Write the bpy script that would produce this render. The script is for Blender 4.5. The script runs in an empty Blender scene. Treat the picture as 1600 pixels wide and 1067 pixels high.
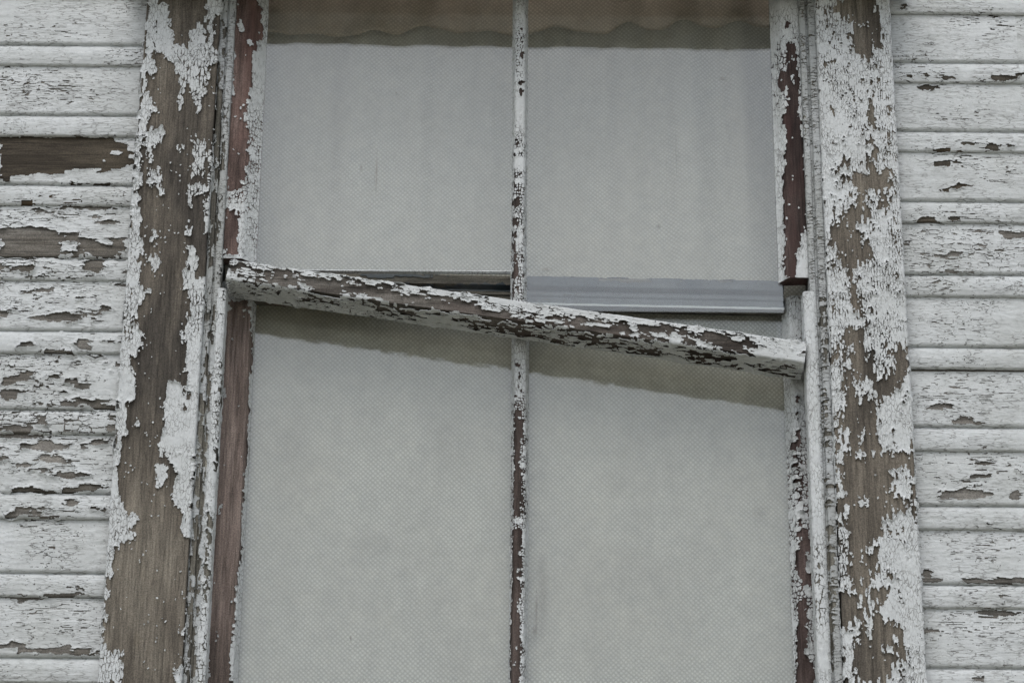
import bpy, math, random
import numpy as np
from mathutils import Matrix, Vector

# ------------------------------------------------------------------ camera, sky, sun, exposure
scene = bpy.context.scene
PITCH, ROLL, FOC, DIST = math.radians(24.0), math.radians(0.48), 4354.0, 3.90
ZC = 3.20                                   # height of the middle of the view on the wall
cam_pos = np.array([0.0, -DIST*math.cos(PITCH), ZC-DIST*math.sin(PITCH)])
c_fwd = np.array([0.0, math.cos(PITCH), math.sin(PITCH)])
up0 = np.array([0.0, -math.sin(PITCH), math.cos(PITCH)])
rt0 = np.array([1.0, 0.0, 0.0])
c_up = math.cos(ROLL)*up0-math.sin(ROLL)*rt0
c_rt = math.cos(ROLL)*rt0+math.sin(ROLL)*up0
cam_data = bpy.data.cameras.new('camera')
cam_data.sensor_width = 36.0
cam_data.lens = FOC/1600.0*36.0
cam_data.clip_start = 0.05
cam_data.clip_end = 500.0
cam = bpy.data.objects.new('camera', cam_data)
scene.collection.objects.link(cam)
m = Matrix(((c_rt[0], c_up[0], -c_fwd[0], cam_pos[0]),
            (c_rt[1], c_up[1], -c_fwd[1], cam_pos[1]),
            (c_rt[2], c_up[2], -c_fwd[2], cam_pos[2]), (0, 0, 0, 1)))
cam.matrix_world = m
scene.camera = cam

SUN_EL, SUN_AZ = math.radians(57), math.radians(-12)     # azimuth measured from -Y towards +X
world = bpy.data.worlds.new('World')
scene.world = world
world.use_nodes = True
wn = world.node_tree
for n in list(wn.nodes):
    wn.nodes.remove(n)
w_out = wn.nodes.new('ShaderNodeOutputWorld')
w_bg = wn.nodes.new('ShaderNodeBackground')
w_sky = wn.nodes.new('ShaderNodeTexSky')
w_sky.sky_type = 'NISHITA'
w_sky.sun_disc = False
w_sky.sun_elevation = SUN_EL
w_sky.sun_rotation = math.pi-SUN_AZ
w_sky.dust_density = 2.0
w_sky.air_density = 1.0
w_hs = wn.nodes.new('ShaderNodeHueSaturation')
w_hs.inputs['Saturation'].default_value = 0.37
wn.links.new(w_sky.outputs[0], w_hs.inputs['Color'])
wn.links.new(w_hs.outputs[0], w_bg.inputs['Color'])
w_bg.inputs['Strength'].default_value = 0.15
wn.links.new(w_bg.outputs[0], w_out.inputs[0])

sun_data = bpy.data.lights.new('sun', 'SUN')
sun_data.energy = 0.7
sun_data.angle = math.radians(40)
sun_data.color = (1.0, 0.97, 0.93)
sun = bpy.data.objects.new('sun', sun_data)
scene.collection.objects.link(sun)
sd = Vector((math.sin(SUN_AZ)*math.cos(SUN_EL), -math.cos(SUN_AZ)*math.cos(SUN_EL), math.sin(SUN_EL)))
sun.rotation_euler = (-sd).to_track_quat('-Z', 'Y').to_euler()
sun.location = sd*20

scene.cycles.use_adaptive_sampling = True
scene.cycles.adaptive_threshold = 0.03
scene.cycles.max_bounces = 6
scene.cycles.diffuse_bounces = 4
scene.cycles.glossy_bounces = 3
scene.cycles.transmission_bounces = 5
scene.cycles.transparent_max_bounces = 10
scene.view_settings.view_transform = 'Standard'
scene.view_settings.look = 'None'
scene.view_settings.gamma = 1.0
scene.view_settings.exposure = 0.20
scene.view_settings.use_curve_mapping = False

# ------------------------------------------------------------------ measuring helpers
def W(px, py, Y=0.0):
    """point of the plane y=Y seen at photo position px,py -> (x, z)"""
    d = c_fwd*FOC+c_rt*(px-800.0)-c_up*(py-533.5)
    t = (Y-cam_pos[1])/d[1]
    p = cam_pos+d*t
    return p[0], p[2]

def to_photo(P):
    d = P-cam_pos
    z = d@c_fwd
    return 800.0+FOC*(d@c_rt)/z, 533.5-FOC*(d@c_up)/z

def VX(pts, Y):
    """x of a vertical edge from several readings"""
    return sum(W(a, b, Y)[0] for a, b in pts)/len(pts)

# ------------------------------------------------------------------ noise (numpy)
_r = np.random.RandomState(7)
TAB = _r.rand(256, 256).astype(np.float32)
JX = _r.rand(256, 256).astype(np.float32)
JY = _r.rand(256, 256).astype(np.float32)
JR = _r.rand(256, 256).astype(np.float32)

def vnoise(x, y):
    xi = np.floor(x).astype(np.int64); yi = np.floor(y).astype(np.int64)
    fx = (x-xi).astype(np.float32); fy = (y-yi).astype(np.float32)
    fx = fx*fx*fx*(fx*(fx*6-15)+10); fy = fy*fy*fy*(fy*(fy*6-15)+10)
    x0 = xi & 255; x1 = (xi+1) & 255; y0 = yi & 255; y1 = (yi+1) & 255
    a = TAB[x0, y0]*(1-fx)+TAB[x1, y0]*fx
    b = TAB[x0, y1]*(1-fx)+TAB[x1, y1]*fx
    return a*(1-fy)+b*fy

def fbm(x, y, o=4):
    s = 0; a = 0.5; t = 0
    for k in range(o):
        s = s+a*vnoise(x*2**k+17.3*k, y*2**k+31.7*k); t += a; a *= 0.5
    return s/t-0.5

def voronoi(u, v, su, sv, off=0.0, jit=0.85):
    """chips of size su x sv (m): random id, centre u, centre v, distance to the chip's edge (m)"""
    x = u/su+off; y = v/sv+off*1.7
    xi = np.floor(x).astype(np.int64); yi = np.floor(y).astype(np.int64)
    f1 = np.full(x.shape, 1e9); f2 = np.full(x.shape, 1e9)
    ax = np.zeros(x.shape); ay = np.zeros(x.shape); bx = np.zeros(x.shape); by = np.zeros(x.shape)
    rid = np.zeros(x.shape)
    for i in (-1, 0, 1):
        for j in (-1, 0, 1):
            cx = xi+i; cy = yi+j
            qx = cx+0.5+(JX[cx & 255, cy & 255]-0.5)*jit
            qy = cy+0.5+(JY[cx & 255, cy & 255]-0.5)*jit
            d = np.sqrt(np.sqrt((x-qx)**4+(y-qy)**4))
            n1 = d < f1
            n2 = (~n1) & (d < f2)
            f2 = np.where(n1, f1, np.where(n2, d, f2))
            bx = np.where(n1, ax, np.where(n2, qx, bx)); by = np.where(n1, ay, np.where(n2, qy, by))
            f1 = np.where(n1, d, f1)
            ax = np.where(n1, qx, ax); ay = np.where(n1, qy, ay)
            rid = np.where(n1, JR[cx & 255, cy & 255], rid)
    horiz = np.abs(ax-bx) > np.abs(ay-by)
    edge = 0.5*(f2-f1)*np.where(horiz, su, sv)
    return rid, (ax-off)*su, (ay-off*1.7)*sv, edge

# ------------------------------------------------------------------ outlines read from the photo
def poly_sd(px, py, pts):
    """signed distance (photo px), positive inside"""
    d = np.full(px.shape, 1e9); ins = np.zeros(px.shape, bool)
    n = len(pts)
    for i in range(n):
        x0, y0 = pts[i]; x1, y1 = pts[(i+1) % n]
        ex, ey = x1-x0, y1-y0
        L = max(ex*ex+ey*ey, 1e-9)
        t = np.clip(((px-x0)*ex+(py-y0)*ey)/L, 0, 1)
        d = np.minimum(d, (px-x0-t*ex)**2+(py-y0-t*ey)**2)
        if y0 != y1:
            c = ((y0 > py) != (y1 > py)) & (px < ex*(py-y0)/ey+x0)
            ins ^= c
    d = np.sqrt(d)
    return np.where(ins, d, -d)

def ell_sd(px, py, e):
    cx, cy, rx, ry = e
    return (1-np.sqrt(((px-cx)/rx)**2+((py-cy)/ry)**2))*min(rx, ry)

def crop(pts, x0, y0, s=2.9644):
    return [(x0+a/s, y0+b/s) for a, b in pts]

def cover(px, py, default, shapes):
    """>0 paint, <0 bare wood, in photo px"""
    c = np.full(px.shape, float(default))
    for kind, sh in shapes:
        s = ell_sd(px, py, sh) if len(sh) == 4 and not isinstance(sh[0], (tuple, list)) else poly_sd(px, py, sh)
        c = np.minimum(c, -s) if kind == 'b' else np.maximum(c, s)
    return c

# ------------------------------------------------------------------ mesh helpers
COL = scene.collection
def link(name, me, parent=None):
    o = bpy.data.objects.new(name, me)
    COL.objects.link(o)
    if parent is not None:
        o.parent = parent
    return o

def empty(name, label, cat, loc, group=None):
    o = bpy.data.objects.new(name, None)
    o.location = loc
    o.empty_display_size = 0.05
    COL.objects.link(o)
    o['label'] = label; o['category'] = cat
    if group: o['group'] = group
    return o

def base_of(parent):
    b = np.zeros(3)
    while parent is not None:
        b = b+np.array(parent.location); parent = parent.parent
    return b

def mesh_np(name, V, quads, mat, parent=None, smooth=None, tris=None):
    """quads (n,4) int array; smooth = bool array per face"""
    V = np.asarray(V, np.float32)-base_of(parent).astype(np.float32)
    me = bpy.data.meshes.new(name)
    n = len(quads)
    me.vertices.add(len(V)); me.vertices.foreach_set('co', V.ravel())
    me.loops.add(n*4); me.loops.foreach_set('vertex_index', np.asarray(quads, np.int32).ravel())
    me.polygons.add(n)
    me.polygons.foreach_set('loop_start', np.arange(0, n*4, 4, dtype=np.int32))
    me.polygons.foreach_set('use_smooth', np.zeros(n, bool) if smooth is None else np.asarray(smooth, bool))
    me.update(calc_edges=True)
    me.materials.append(mat)
    return link(name, me, parent)

class Board:
    """a straight member: u runs along D, the visible face is a polyline of (a, b) in the axes A (across) and B (outwards)"""
    def __init__(s, O, D, A, B, face, length, back, seed=0.0, sag=0.0):
        s.O, s.D, s.A, s.B = [np.array(q, float) for q in (O, D, A, B)]
        s.face = np.array(face, float); s.L = length; s.back = back; s.seed = seed; s.sag = sag
        seg = np.sqrt((np.diff(s.face, axis=0)**2).sum(1))
        s.arc = np.concatenate([[0], np.cumsum(seg)])
        s.flip = np.dot(np.cross(s.A, s.D), s.B) < 0
    def pos(s, u, v, h):
        a = np.interp(v, s.arc, s.face[:, 0]); b = np.interp(v, s.arc, s.face[:, 1])
        e = 0.0012
        da = np.interp(v+e, s.arc, s.face[:, 0])-np.interp(v-e, s.arc, s.face[:, 0])
        db = np.interp(v+e, s.arc, s.face[:, 1])-np.interp(v-e, s.arc, s.face[:, 1])
        l = np.sqrt(da*da+db*db)+1e-9
        na, nb = -db/l, da/l
        wob = s.sag*(fbm(u*1.7+s.seed, v*0+s.seed*3, 3))
        a = a+na*h+wob; b = b+nb*h+0.5*wob
        return s.O+u[..., None]*s.D+a[..., None]*s.A+b[..., None]*s.B

def wood_mesh(bd, name, mat, parent, step=0.008, rough=0.0004, endrough=0.0):
    """closed solid of the board with slightly worn (never swollen) surface"""
    vs = [0.0]
    for k in range(len(bd.arc)-1):
        n = max(1, int((bd.arc[k+1]-bd.arc[k])/0.012))
        for q in range(1, n+1):
            vs.append(bd.arc[k]+(bd.arc[k+1]-bd.arc[k])*q/n)
    v = np.array(vs)
    us = np.linspace(0, bd.L, max(2, int(bd.L/step)+1))
    U, Vv = np.meshgrid(us, v, indexing='ij')
    h = -rough*2*np.clip(fbm(U*60+bd.seed, Vv*260+bd.seed, 3)+0.5, 0, 1)
    if endrough:
        r = np.random.RandomState(int(bd.seed*10)+3)
        U = U.copy()
        U[0, :] += endrough*r.rand(len(v)); U[-1, :] -= endrough*r.rand(len(v))
    P = bd.pos(U, Vv, h)
    # the back
    nu, nv = U.shape
    z0 = np.full(nu, 0.0)
    wob = bd.sag*(fbm(us*1.7+bd.seed, us*0+bd.seed*3, 3))
    def backpt(a):
        return bd.O+U[:, 0 if a == 0 else -1][:, None]*bd.D+(bd.face[a, 0]+wob)[:, None]*bd.A+(-bd.back)*bd.B
    Q = np.concatenate([P, backpt(-1)[:, None, :], backpt(0)[:, None, :]], axis=1)
    nt = nv+2
    idx = np.arange(nu*nt).reshape(nu, nt)
    a = idx[:-1, :]; b = idx[1:, :]
    a2 = np.roll(a, -1, axis=1); b2 = np.roll(b, -1, axis=1)
    q = np.stack([a, a2, b2, b], -1).reshape(-1, 4)
    if bd.flip: q = q[:, ::-1]
    me = bpy.data.meshes.new(name)
    Vt = (Q.reshape(-1, 3)-base_of(parent))
    faces = [tuple(r) for r in q.tolist()]
    c0 = idx[0].tolist(); c1 = idx[-1].tolist()
    faces += [tuple(c0[::-1]), tuple(c1)] if not bd.flip else [tuple(c0), tuple(c1[::-1])]
    me.from_pydata(Vt.tolist(), [], faces)
    me.materials.append(mat)
    me.update()
    return link(name, me, parent)

def components(K):
    """labels of the 4-connected pieces of a boolean grid (runs + union-find)"""
    par = []
    def find(i):
        while par[i] != i:
            par[i] = par[par[i]]; i = par[i]
        return i
    lab = np.full(K.shape, -1, np.int64)
    prev = []
    for r in range(K.shape[0]):
        row = np.concatenate([[0], K[r].astype(np.int8), [0]])
        d = np.diff(row)
        st = np.nonzero(d == 1)[0]; en = np.nonzero(d == -1)[0]
        cur = []
        j = 0
        for s0, e0 in zip(st.tolist(), en.tolist()):
            i = len(par); par.append(i)
            for (ps, pe, pi) in prev:
                if ps < e0 and pe > s0:
                    a, b = find(i), find(pi)
                    if a != b: par[a] = b
            cur.append((s0, e0, i)); lab[r, s0:e0] = i
        prev = cur
    root = np.array([find(i) for i in range(len(par))] or [0])
    out = np.where(lab >= 0, root[np.maximum(lab, 0)], -1)
    return out

FLAKES = {}
def paint(bd, parent, mat, default, shapes, chip=(0.012, 0.006), amp=5.0, fb=6.0, fbs=(40, 90), crack=0.0, crackgate=0.5,
          check=0.0, checkscale=(28, 420), checkgate=0.5, checkzones=(), speck=0.0, thick=0.0008, curl=0.0016, res=0.001,
          vr=None, ur=None, qmix=0.65, name='paint_film', flakes=True, linev=None, small=(0.004, 0.003)):
    v0, v1 = vr if vr else (0.0, bd.arc[-1])
    u0, u1 = ur if ur else (0.0, bd.L)
    nu, nv = max(2, int((u1-u0)/res)), max(2, int((v1-v0)/res))
    uc = u0+(np.arange(nu)+0.5)*(u1-u0)/nu; vc = v0+(np.arange(nv)+0.5)*(v1-v0)/nv
    U, V = np.meshgrid(uc, vc, indexing='ij')
    s = bd.seed
    P = bd.pos(U, V, np.zeros_like(U))
    px, py = to_photo(P.reshape(-1, 3))
    px = px.reshape(U.shape); py = py.reshape(U.shape)
    C = cover(px, py, default, shapes)*0.9            # about mm
    wu = U+0.0034*fbm(U*110+s, V*110+s*2, 3); wv = V+0.0030*fbm(U*110+s+40, V*110+s*2+9, 3)
    rid, cu, cv, ed = voronoi(wu+s*0.37, wv+s*0.21, chip[0], chip[1], off=s*3.1)
    iu = np.clip(((cu-s*0.37-u0)/(u1-u0)*nu).astype(int), 0, nu-1); iv = np.clip(((cv-s*0.21-v0)/(v1-v0)*nv).astype(int), 0, nv-1)
    Cq = C[iu, iv]
    rid2, cu2, cv2, ed2 = voronoi(wu+s, wv+s*0.5, small[0], small[1], off=s*1.3+5)
    F = (1-qmix)*C+qmix*Cq+amp*(rid-0.5)*2+0.35*amp*(rid2-0.5)*2+fb*2*fbm(U*fbs[0]+s*5, V*fbs[1]+s*7, 4)
    K = F > 0
    K0 = K.copy()
    gate = fbm(U*9+s*2+3, V*9+s+8, 3)+0.5
    if crack > 0:
        wd = crack*np.clip((gate-crackgate)*3.5, 0, 1)*(0.4+1.2*vnoise(U*300+s, V*300))*np.clip((vnoise(U*120+s*3, V*120+s)+0.5*vnoise(U*45+s, V*45)-0.56)*5, 0, 1.3)
        K &= ~(ed < wd)
    if check > 0:
        n1 = np.abs(fbm(U*checkscale[0]+s*3, V*checkscale[1]+s*9, 2))
        g = gate-checkgate
        for e in checkzones:
            g = np.maximum(g, np.clip(ell_sd(px, py, e)/min(e[2], e[3]), -1, 1)*0.6)
        cut = fbm(U*70+s*11, V*160+s*4, 2) > -0.03
        K &= ~((n1 < check*np.clip(g*2.5, 0, 1)) & cut)
    if linev is not None:      # the film has split along the arris
        K &= ~((np.abs(V-linev+0.0008+0.0008*fbm(U*60, V*0+s, 2)) < 0.0011) & (fbm(U*35+s, V*0+s*3, 3) > -0.17))
    if speck > 0:
        K |= (rid2 > 1-speck*np.clip((fbm(U*30+s*7, V*30+s*3, 3)+0.25)*3, 0, 2)) & (ed2 > 0.0004)
    # drop single cells
    nb = np.zeros(K.shape, int)
    nb[1:] += K[:-1]; nb[:-1] += K[1:]; nb[:, 1:] += K[:, :-1]; nb[:, :-1] += K[:, 1:]
    K &= nb > 0
    if not K.any(): return None
    # distance (cells) to the film's edge
    NE = 6
    dist = np.zeros(K.shape); cur = K0 | K
    for k in range(NE):
        dist += cur
        e = cur.copy()
        e[1:] &= cur[:-1]; e[:-1] &= cur[1:]; e[:, 1:] &= cur[:, :-1]; e[:, :-1] &= cur[:, 1:]
        cur = e
    lift = np.clip(fbm(U*45+s*4+6, V*45+s*8, 3)*3.0+0.45, 0, 1)
    hc = thick+curl*lift*(1-dist/NE)**1.5+0.0006*(rid-0.5)+0.0004*np.clip(1-ed/0.0025, 0, 1)*lift+0.0003*fbm(U*180, V*180+s, 2)
    # vertices: average of the kept cells around
    hs = np.zeros((nu+1, nv+1)); ct = np.zeros((nu+1, nv+1))
    for i in (0, 1):
        for j in (0, 1):
            hs[i:nu+i, j:nv+j] += hc*K; ct[i:nu+i, j:nv+j] += K
    hv = hs/np.maximum(ct, 1)
    ug = u0+np.arange(nu+1)*(u1-u0)/nu; vg = v0+np.arange(nv+1)*(v1-v0)/nv
    UG, VG = np.meshgrid(ug, vg, indexing='ij')
    rs = np.random.RandomState(int(abs(s)*100)+11)
    inner = (ct > 0) & (ct < 4)
    ju = (rs.rand(*UG.shape)-0.5)*0.62*(u1-u0)/nu*inner; jv = (rs.rand(*UG.shape)-0.5)*0.62*(v1-v0)/nv*inner
    jv[:, 0] = 0; jv[:, -1] = 0; ju[0] = 0; ju[-1] = 0
    top = bd.pos(UG+ju, VG+jv, hv)
    bot = bd.pos(UG+ju, VG+jv, np.maximum(hv-thick*1.0, 0.0001))
    vid = np.arange((nu+1)*(nv+1)).reshape(nu+1, nv+1)
    lab = components(K)
    sizes = {}
    ids, cnt = np.unique(lab[K], return_counts=True)
    big = set()
    if flakes and len(ids) > 1:
        lim = 60e-6/(res*res)
        order = sorted(zip(cnt.tolist(), ids.tolist()), reverse=True)
        tot = K.sum()
        for c_, i_ in order[1:22]:
            if c_ >= lim and c_ < 0.35*tot: big.add(i_)
    groups = [(None, ~np.isin(lab, list(big)) & K)]+[(i_, lab == i_) for i_ in big]
    out = None
    for gi, M in groups:
        if not M.any(): continue
        ci, cj = np.nonzero(M)
        q = np.stack([vid[ci, cj], vid[ci, cj+1], vid[ci+1, cj+1], vid[ci+1, cj]], -1)
        Kp = np.pad(K, 1)
        sk = []
        for (di, dj, e) in ((-1, 0, (1, 0)), (1, 0, (3, 2)), (0, -1, (0, 3)), (0, 1, (2, 1))):
            m_ = ~Kp[ci+1+di, cj+1+dj]
            sk.append(q[m_][:, list(e)])
        sk = np.concatenate(sk) if sk else np.zeros((0, 2), int)
        used, inv = np.unique(q, return_inverse=True)
        q2 = inv.reshape(q.shape)
        Vt = top.reshape(-1, 3)[used]
        us, sinv = np.unique(sk, return_inverse=True)
        sinv = sinv.reshape(sk.shape)
        n0 = len(used); n1 = len(us)
        Vs = top.reshape(-1, 3)[us]; Vb = bot.reshape(-1, 3)[us]
        sq = np.stack([sinv[:, 1]+n0, sinv[:, 0]+n0, sinv[:, 0]+n0+n1, sinv[:, 1]+n0+n1], -1)
        allq = np.concatenate([q2, sq[:, ::-1]])
        if bd.flip: allq = allq[:, ::-1]
        sm = np.concatenate([np.ones(len(q2), bool), np.zeros(len(sq), bool)])
        o = mesh_np(name if gi is None else 'paint_flake', np.concatenate([Vt, Vs, Vb]), allq, mat, parent, sm)
        if gi is None:
            o['kind'] = 'stuff'; out = o
    return out

# ------------------------------------------------------------------ materials
def newmat(name):
    mt = bpy.data.materials.new(name)
    mt.use_nodes = True
    nt = mt.node_tree
    for n in list(nt.nodes): nt.nodes.remove(n)
    out = nt.nodes.new('ShaderNodeOutputMaterial')
    return mt, nt, out

def N(nt, typ, **kw):
    n = nt.nodes.new(typ)
    for k, v in kw.items():
        if k.startswith('i_'): n.inputs[k[2:].replace('_', ' ')].default_value = v
        else: setattr(n, k, v)
    return n

def ramp(nt, fac, stops, interp='LINEAR'):
    r = nt.nodes.new('ShaderNodeValToRGB')
    r.color_ramp.interpolation = interp
    el = r.color_ramp.elements
    while len(el) < len(stops): el.new(0.5)
    for e, (p, c) in zip(el, stops):
        e.position = p
        e.color = (*c, 1) if not isinstance(c, (int, float)) else (c, c, c, 1)
    nt.links.new(fac, r.inputs[0])
    return r.outputs[0]

def mix(nt, fac, a, b, mode='MIX'):
    x = nt.nodes.new('ShaderNodeMix'); x.data_type = 'RGBA'; x.blend_type = mode
    for s, val in (('Factor', fac), ('A', a), ('B', b)):
        i = [q for q in x.inputs if q.name == s and (q.type == 'RGBA' if s != 'Factor' else q.type == 'VALUE')][0]
        if hasattr(val, 'links'): nt.links.new(val, i)
        else: i.default_value = val if isinstance(val, (int, float)) else (*val, 1)
    return [q for q in x.outputs if q.type == 'RGBA'][0]

def coords(nt, scale, rnd=True):
    tc = N(nt, 'ShaderNodeTexCoord')
    mp = N(nt, 'ShaderNodeMapping')
    mp.inputs['Scale'].default_value = scale
    nt.links.new(tc.outputs['Object'], mp.inputs['Vector'])
    if rnd:
        oi = N(nt, 'ShaderNodeObjectInfo')
        ml = N(nt, 'ShaderNodeMath', operation='MULTIPLY'); ml.inputs[1].default_value = 37.0
        nt.links.new(oi.outputs['Random'], ml.inputs[0])
        cb = N(nt, 'ShaderNodeCombineXYZ')
        for k in range(3): nt.links.new(ml.outputs[0], cb.inputs[k])
        nt.links.new(cb.outputs[0], mp.inputs['Location'])
    return mp.outputs[0]

def noise(nt, vec, scale, detail=4, rough=0.55, dist=0.0):
    n = N(nt, 'ShaderNodeTexNoise')
    n.inputs['Scale'].default_value = scale; n.inputs['Detail'].default_value = detail
    n.inputs['Roughness'].default_value = rough; n.inputs['Distortion'].default_value = dist
    nt.links.new(vec, n.inputs['Vector'])
    return n.outputs['Fac']

def wood_mat(name, axis, dark, mid, light, accent=None, acc_at=0.62, bump=0.5):
    """weathered bare wood, grain along axis"""
    mt, nt, out = newmat(name)
    g = {'X': (0.05, 1, 1), 'Z': (1, 1, 0.05)}[axis]
    g2 = {'X': (0.25, 1, 1), 'Z': (1, 1, 0.25)}[axis]
    v1 = coords(nt, g); v2 = coords(nt, g2); v3 = coords(nt, (1, 1, 1))
    v1b = coords(nt, {'X': (0.06, 1, 1), 'Z': (1, 1, 0.06)}[axis])
    fine = noise(nt, v1b, 330, 5, 0.7)
    band = noise(nt, v1, 75, 4, 0.6, 0.4)
    mott = noise(nt, v2, 16, 5, 0.6)
    speck = noise(nt, v3, 520, 3, 0.7)
    c = ramp(nt, mott, [(0.36, dark), (0.52, mid), (0.68, light)])
    c2 = ramp(nt, band, [(0.3, 0.5), (0.52, 1.0), (0.75, 1.2)])
    c = mix(nt, 0.8, c, c2, 'MULTIPLY')
    c3 = ramp(nt, fine, [(0.34, 0.3), (0.5, 1.0), (0.66, 1.55)])
    c = mix(nt, 0.62, c, c3, 'MULTIPLY')
    c4 = ramp(nt, speck, [(0.34, 0.4), (0.5, 1.0), (0.68, 1.6)])
    c = mix(nt, 0.55, c, c4, 'MULTIPLY')
    if accent:
        v4 = coords(nt, g2)
        an = noise(nt, v4, 9, 4, 0.6)
        af = ramp(nt, an, [(acc_at-0.06, 0.0), (acc_at+0.08, 0.75)])
        c = mix(nt, af, c, accent)
    b = N(nt, 'ShaderNodeBsdfPrincipled')
    b.inputs['Roughness'].default_value = 0.85
    b.inputs['Specular IOR Level'].default_value = 0.25
    nt.links.new(c, b.inputs['Base Color'])
    bp = N(nt, 'ShaderNodeBump'); bp.inputs['Strength'].default_value = bump; bp.inputs['Distance'].default_value = 0.0012
    ad = N(nt, 'ShaderNodeMath', operation='ADD')
    nt.links.new(fine, ad.inputs[0]); nt.links.new(band, ad.inputs[1])
    nt.links.new(ad.outputs[0], bp.inputs['Height'])
    nt.links.new(bp.outputs[0], b.inputs['Normal'])
    nt.links.new(b.outputs[0], out.inputs[0])
    return mt

def paint_mat(name, axis, base, dirt, bump=0.35, dirtamt=0.5, hair=0.5, cell=None, cellamt=0.7):
    """old chalky paint: mottling, hair cracks along the grain, slight grime"""
    mt, nt, out = newmat(name)
    g = {'X': (0.14, 1, 1), 'Z': (1, 1, 0.14)}[axis]
    v1 = coords(nt, g); v3 = coords(nt, (1, 1, 1))
    big = noise(nt, v3, 9, 4, 0.55)
    mid = noise(nt, v3, 60, 4, 0.6)
    fine = noise(nt, v3, 600, 3, 0.7)
    c = mix(nt, ramp(nt, big, [(0.42, 0.0), (0.75, dirtamt)]), base, dirt)
    c = mix(nt, 0.6, c, ramp(nt, mid, [(0.3, 0.8), (0.5, 1.0), (0.7, 1.08)]), 'MULTIPLY')
    c = mix(nt, 0.5, c, ramp(nt, fine, [(0.3, 0.78), (0.5, 1.0)]), 'MULTIPLY')
    hr = noise(nt, v1, 260, 3, 0.6, 0.6)
    ab = N(nt, 'ShaderNodeMath', operation='SUBTRACT'); ab.inputs[1].default_value = 0.5
    nt.links.new(hr, ab.inputs[0])
    ab2 = N(nt, 'ShaderNodeMath', operation='ABSOLUTE'); nt.links.new(ab.outputs[0], ab2.inputs[0])
    line = ramp(nt, ab2.outputs[0], [(0.0, 1.0), (0.018, 0.0)])
    gt = ramp(nt, mid, [(0.48, 0.0), (0.62, 1.0)])
    lm = mix(nt, 1.0, line, gt, 'MULTIPLY')
    hfac = N(nt, 'ShaderNodeMath', operation='MULTIPLY'); hfac.inputs[1].default_value = hair
    nt.links.new(lm, hfac.inputs[0])
    c = mix(nt, hfac.outputs[0], c, (0.10, 0.095, 0.085))
    if cell:
        vc = coords(nt, cell)
        dv = N(nt, 'ShaderNodeVectorMath', operation='MULTIPLY_ADD'); dv.inputs[1].default_value = (0.9, 0.9, 0.9)
        nz_ = N(nt, 'ShaderNodeTexNoise'); nz_.inputs['Scale'].default_value = 1.3; nz_.inputs['Detail'].default_value = 3
        nt.links.new(vc, nz_.inputs['Vector']); nt.links.new(nz_.outputs['Color'], dv.inputs[0]); nt.links.new(vc, dv.inputs[2])
        ve = N(nt, 'ShaderNodeTexVoronoi', feature='DISTANCE_TO_EDGE'); ve.inputs['Scale'].default_value = 1.0
        nt.links.new(dv.outputs[0], ve.inputs['Vector'])
        ln = ramp(nt, ve.outputs['Distance'], [(0.02, 1.0), (0.075, 0.0)])
        g3 = ramp(nt, noise(nt, v3, 26, 4, 0.65), [(0.40, 0.0), (0.55, cellamt)])
        cf = mix(nt, 1.0, ln, g3, 'MULTIPLY')
        c = mix(nt, cf, c, (0.09, 0.085, 0.075))
    b = N(nt, 'ShaderNodeBsdfPrincipled')
    b.inputs['Roughness'].default_value = 0.62
    b.inputs['Specular IOR Level'].default_value = 0.3
    nt.links.new(c, b.inputs['Base Color'])
    bp = N(nt, 'ShaderNodeBump'); bp.inputs['Strength'].default_value = bump; bp.inputs['Distance'].default_value = 0.001
    sb = N(nt, 'ShaderNodeMath', operation='SUBTRACT')
    m2 = noise(nt, v1, 150, 4, 0.65)
    nt.links.new(m2, sb.inputs[0]); nt.links.new(hfac.outputs[0], sb.inputs[1])
    nt.links.new(sb.outputs[0], bp.inputs['Height'])
    nt.links.new(bp.outputs[0], b.inputs['Normal'])
    nt.links.new(b.outputs[0], out.inputs[0])
    return mt

WHITE = (0.615, 0.638, 0.640); GRIME = (0.43, 0.445, 0.42)
M = {}
M['siding_paint'] = paint_mat('siding_paint', 'X', WHITE, GRIME, cell=(45, 120, 260), cellamt=0.6)
M['trim_paint'] = paint_mat('trim_paint', 'Z', (0.632, 0.655, 0.658), GRIME, dirtamt=0.3, hair=0.8, cell=(230, 90, 95))
M['bar_paint'] = paint_mat('bar_paint', 'X', (0.58, 0.60, 0.60), GRIME, dirtamt=0.5)
M['strip_paint'] = paint_mat('strip_paint', 'Z', (0.47, 0.49, 0.495), (0.33, 0.34, 0.31), dirtamt=0.6, cell=(70, 70, 190), cellamt=0.8)
M['blue_paint'] = paint_mat('blue_paint', 'X', (0.040, 0.052, 0.062), (0.16, 0.17, 0.17), dirtamt=0.8)
M['grey_blue_paint'] = paint_mat('grey_blue_paint', 'X', (0.115, 0.13, 0.14), (0.06, 0.066, 0.07), dirtamt=0.7)
M['siding_wood'] = wood_mat('siding_wood', 'X', (0.055, 0.048, 0.038), (0.10, 0.088, 0.07), (0.19, 0.175, 0.15), (0.15, 0.10, 0.055), 0.66)
M['siding_wood_dark'] = wood_mat('siding_wood_dark', 'X', (0.032, 0.026, 0.019), (0.055, 0.045, 0.033), (0.09, 0.075, 0.055), (0.12, 0.075, 0.035), 0.62)
M['siding_wood_grey'] = wood_mat('siding_wood_grey', 'X', (0.13, 0.118, 0.10), (0.19, 0.178, 0.16), (0.26, 0.245, 0.22))
M['casing_wood'] = wood_mat('casing_wood', 'Z', (0.066, 0.058, 0.049), (0.145, 0.126, 0.102), (0.21, 0.187, 0.152), (0.18, 0.135, 0.08), 0.68)
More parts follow.
